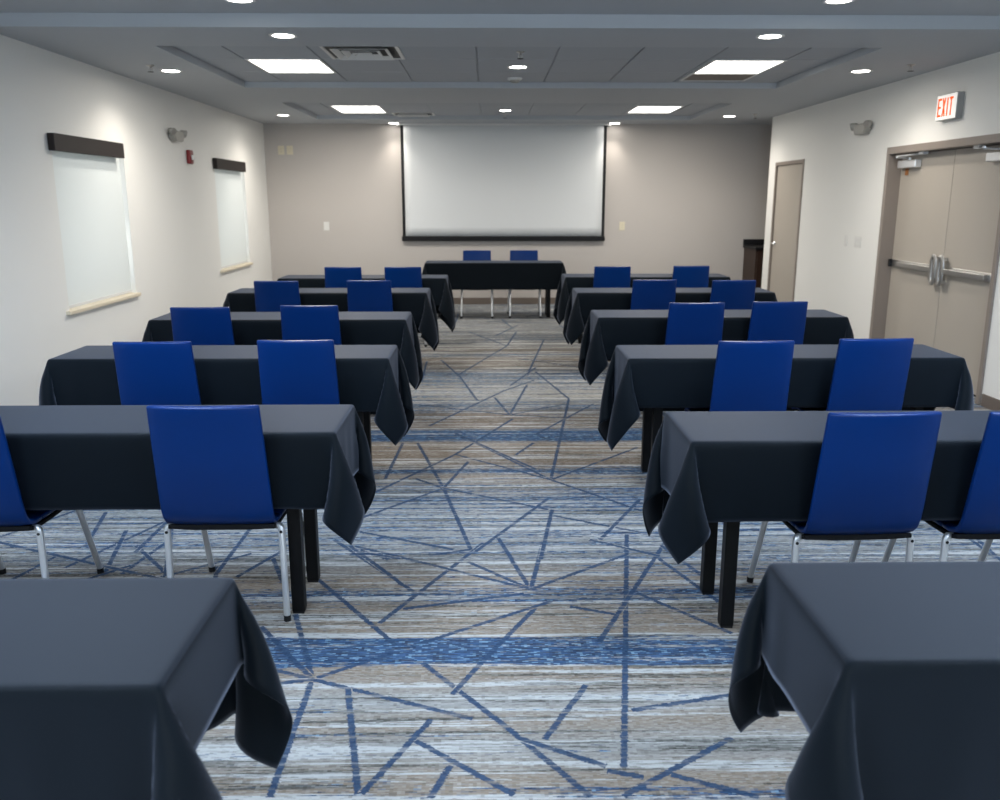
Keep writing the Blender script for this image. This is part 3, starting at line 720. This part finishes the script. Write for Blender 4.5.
# aisle end x, near edge y, cloth overhangs: aisle end, wall end, near side, far side
LT = [(-.582, 1.390, .215, .30, .36, .41), (-.564, 3.104, .27, .30, .29, .40), (-.537, 4.641, .33, .25, .29, .42), (-.586, 6.204, .36, .25, .30, .44), (-.560, 8.049, .37, .25, .30, .44), (-.452, 9.563, .42, .25, .30, .44)]
RT = [(.670, 1.454, .235, .30, .36, .40), (.727, 2.959, .295, .30, .295, .44), (.766, 4.612, .40, .30, .27, .40), (.814, 6.290, .35, .30, .30, .40), (.838, 8.020, .33, .30, .30, .40), (.875, 9.679, .36, .30, .30, .42)]
ptab = make_table(); first = True
k = 0
for side, rows in ((-1, LT), (1, RT)):
    sn = 'window' if side < 0 else 'door'
    for i, (xa, yn, ea, ew, n_, f_) in enumerate(rows):
        xc = xa+side*TL/2
        o = ptab if first else copy_tree(ptab); first = False
        o.location = (xc, yn, 0); o['label'] = 'narrow black legged table, %s from the viewer in the %s side row' % (ORD[i], sn)
        el, er = (ea, ew) if side > 0 else (ew, ea)
        place_cloth(drape(el, er, n_, f_, 31+k, shear=.085 if i == 0 else .20 if side > 0 and i < 3 else .14), (xc, yn, 0), 0, 'black cloth with drooping corners on the %s table of the %s side row' % (ORD[i], sn)); k += 1
HTX, HTY = .10, 11.93
o = copy_tree(ptab); o.location = (HTX, HTY, 0); o.scale = (1.03, 1, 1); o['label'] = 'black legged head table standing before the projection screen'
hc = place_cloth(drape(.42, .42, .36, .29, 77), (HTX, HTY, 0), 0, 'black cloth draped over the head table before the projection screen'); hc.scale = (1.03, 1, 1)

# ------------------------------------------------------------------ chairs
def shell(bm, prof, th, wfun, bulge, nx=10):
    """padded panel: centre profile of (y, z), thickness along its normal, width varying down the panel"""
    pts = [Vector((0, y, z)) for y, z in prof]; n = len(pts)
    nor = []
    for i in range(n):
        t = (pts[min(i+1, n-1)]-pts[max(i-1, 0)]).normalized(); nor.append(Vector((0, -t.z, t.y)))
    lay = []
    for s in (-.5, .5):
        g = []
        for i in range(n):
            row = []
            for j in range(nx+1):
                u = 2*j/nx-1; w = wfun(i/(n-1)); pad = 1-.35*abs(u)**6
                row.append(bm.verts.new(Vector((u*w/2, bulge(i/(n-1))*(1-u*u), 0))+pts[i]+nor[i]*th*s*pad))
            g.append(row)
        lay.append(g)
    A, B = lay
    for i in range(n-1):
        for j in range(nx):
            bm.faces.new((A[i][j], A[i+1][j], A[i+1][j+1], A[i][j+1])); bm.faces.new((B[i][j], B[i][j+1], B[i+1][j+1], B[i+1][j]))
        for j in (0, nx):
            bm.faces.new((A[i][j], B[i][j], B[i+1][j], A[i+1][j]))
    for i in (0, n-1):
        for j in range(nx): bm.faces.new((A[i][j], A[i][j+1], B[i][j+1], B[i][j]))

def make_chair():
    t = thing('stacking_chair', 'x', 'chair', (0, 0, 0), 0, 'blue vinyl chairs with chrome legs')
    back = [(-.112, .890), (-.104, .84), (-.094, .78), (-.084, .72), (-.074, .66), (-.064, .60), (-.053, .53), (-.043, .48), (-.030, .446), (-.008, .423), (.03, .411), (.075, .410)]
    bm = BM(); shell(bm, back, .030, lambda u: .395+.018*min(1, u*1.6), lambda u: -.022*(1-u))
    obj('backrest', bm, M['vinyl'], t, smooth=True, bevel=.007, seg=3, ang=50)
    seat = [(.078, .410), (.14, .409), (.22, .409), (.28, .412), (.34, .416), (.385, .417), (.412, .409), (.424, .391)]
    bm = BM(); shell(bm, seat, .030, lambda u: .413+.012*u, lambda u: 0)
    obj('seat', bm, M['vinyl'], t, smooth=True, bevel=.007, seg=3, ang=50)
    bm = BM(); shell(bm, [(-.012, .398), (.02, .388), (.06, .384), (.16, .381), (.26, .382), (.36, .388)], .026, lambda u: .400, lambda u: 0, 4)
    obj('seat_pan', bm, M['underseat'], t, bevel=.004)
    for s in (-1, 1):
        bm = BM(); tube(bm, [(s*.188, .03, .386), (s*.206, .03, .386), (s*.214, .027, .381), (s*.2165, .024, .370), (s*.219, .018, .20), (s*.222, .010, .022)], .0128, 14)
        lg = obj('rear_leg', bm, M['chrome'], t, smooth=True, bevel=.003, ang=60)
        bm = BM(); tube(bm, [(s*.2219, .0102, .024), (s*.2222, .0097, 0)], .0142, 12); obj('foot', bm, M['dark'], lg)
        bm = BM(); lathe(bm, [(0, 0), (.006, 0), (.005, .003), (0, .003)], 12, Matrix.Translation((s*.2165, .0115, .366)) @ Matrix.Rotation(R(90), 4, 'X')); obj('bolt', bm, M['dark'], lg)
        bm = BM(); tube(bm, [(s*.185, .34, .380), (s*.200, .342, .378), (s*.206, .347, .370), (s*.209, .41, .20), (s*.213, .475, .022)], .0128, 14)
        lg = obj('front_leg', bm, M['chrome'], t, smooth=True, bevel=.003, ang=60)
        bm = BM(); tube(bm, [(s*.2129, .4748, .024), (s*.2131, .4757, 0)], .0142, 12); obj('foot', bm, M['dark'], lg)
    return t
CH = [  # x, y of the back's top edge, turn, label
 (-.99, 3.00, 0, 'aisle side blue chair at the second table of the window side row'), (-1.90, 2.99, 0, 'wall side blue chair at the second table of the window side row'),
 (-.99, 4.46, 0, 'aisle side blue chair at the third table of the window side row'), (-1.715, 4.42, 2, 'wall side blue chair at the third table of the window side row'),
 (-1.22, 5.97, 0, 'aisle side blue chair at the fourth table of the window side row'), (-1.94, 5.88, 2, 'wall side blue chair at the fourth table of the window side row'),
 (-1.06, 7.86, 0, 'aisle side blue chair at the fifth table of the window side row'), (-1.88, 7.81, 0, 'wall side blue chair at the fifth table of the window side row'),
 (-.905, 9.45, 0, 'aisle side blue chair at the sixth table of the window side row'), (-1.55, 9.45, 0, 'wall side blue chair at the sixth table of the window side row'),
 (1.365, 2.865, 2, 'aisle side blue chair at the second table of the door side row'), (1.92, 2.865, 2, 'wall side blue chair at the second table of the door side row'),
 (1.38, 4.40, 2, 'aisle side blue chair at the third table of the door side row'), (2.03, 4.465, 2, 'wall side blue chair at the third table of the door side row'),
 (1.475, 6.09, 2, 'aisle side blue chair at the fourth table of the door side row'), (2.085, 6.15, 1, 'wall side blue chair at the fourth table of the door side row'),
 (1.515, 7.88, 2, 'aisle side blue chair at the fifth table of the door side row'), (2.225, 7.83, 1, 'wall side blue chair at the fifth table of the door side row'),
 (1.365, 9.49, 0, 'aisle side blue chair at the sixth table of the door side row'), (2.24, 9.56, 0, 'wall side blue chair at the sixth table of the door side row'),
 (-.14, 12.50, 180, 'blue chair behind the head table, the one on the window side'), (.53, 12.52, 180, 'blue chair behind the head table, the one on the door side')]
pch = make_chair()
for i, (x, y, a, lab) in enumerate(CH):
    o = pch if i == 0 else copy_tree(pch)
    s = -1 if a == 180 else 1
    o.location = (x-(.012 if y < 3.5 else 0), y+.10*s, 0); o.rotation_euler = (0, 0, R(a)); o['label'] = lab

# ------------------------------------------------------------------ daylight and camera
w = bpy.data.worlds.new('daylight'); S.world = w; w.use_nodes = True
bg = w.node_tree.nodes['Background']; bg.inputs['Color'].default_value = (.85, .92, 1, 1); bg.inputs['Strength'].default_value = .6
def area(name, loc, rot, sx, sy, e, col):
    l = bpy.data.lights.new(name, 'AREA'); l.shape = 'RECTANGLE'; l.size = sx; l.size_y = sy; l.energy = e; l.color = col
    o = bpy.data.objects.new(name, l); COL.objects.link(o); o.location = loc; o.rotation_euler = rot
    return o
area('daylight_rear', (.3, FY-.35, 1.6), (R(90), 0, 0), 4.2, 1.4, 140, (.80, .89, 1))
for a, b in WIN: area('daylight_side', (LX-.5, (a+b)/2-.1, 1.4), (R(90), 0, R(-90)), 1.3, 1.3, 7, (1, .99, .95))
l = bpy.data.lights.new('sun_gap', 'SPOT'); l.energy = 30; l.spot_size = R(17); l.spot_blend = 1; l.shadow_soft_size = .02; l.color = (1, .97, .9)
o = bpy.data.objects.new('sun_gap', l); COL.objects.link(o)      # low sun reaching the reveal of the first window past the shade's edge
src, dst = Vector((LX-.95, WIN[0][1]-1.0, 2.1)), Vector((LX-.05, WIN[0][1], 1.17))
o.location = src; o.rotation_euler = (dst-src).to_track_quat('-Z', 'Y').to_euler()

cam = bpy.data.cameras.new('camera'); co = bpy.data.objects.new('camera', cam); COL.objects.link(co)
co.location = (0, 0, 1.596); co.rotation_euler = (R(90-13.005), 0, R(-.861))
cam.sensor_width = 36; cam.sensor_fit = 'HORIZONTAL'; cam.lens = 867.63*36/1000; cam.dof.use_dof = True; cam.dof.focus_distance = 3.7; cam.dof.aperture_fstop = 3.5; cam.clip_start = .02; cam.clip_end = 60
S.camera = co
vs = S.view_settings; vs.view_transform = 'Standard'; vs.look = 'None'; vs.gamma = 1; vs.use_curve_mapping = False; vs.exposure = 0.56
S.cycles.max_bounces = 8; S.cycles.diffuse_bounces = 5; S.cycles.sample_clamp_indirect = 6
S.cycles.use_denoising = True
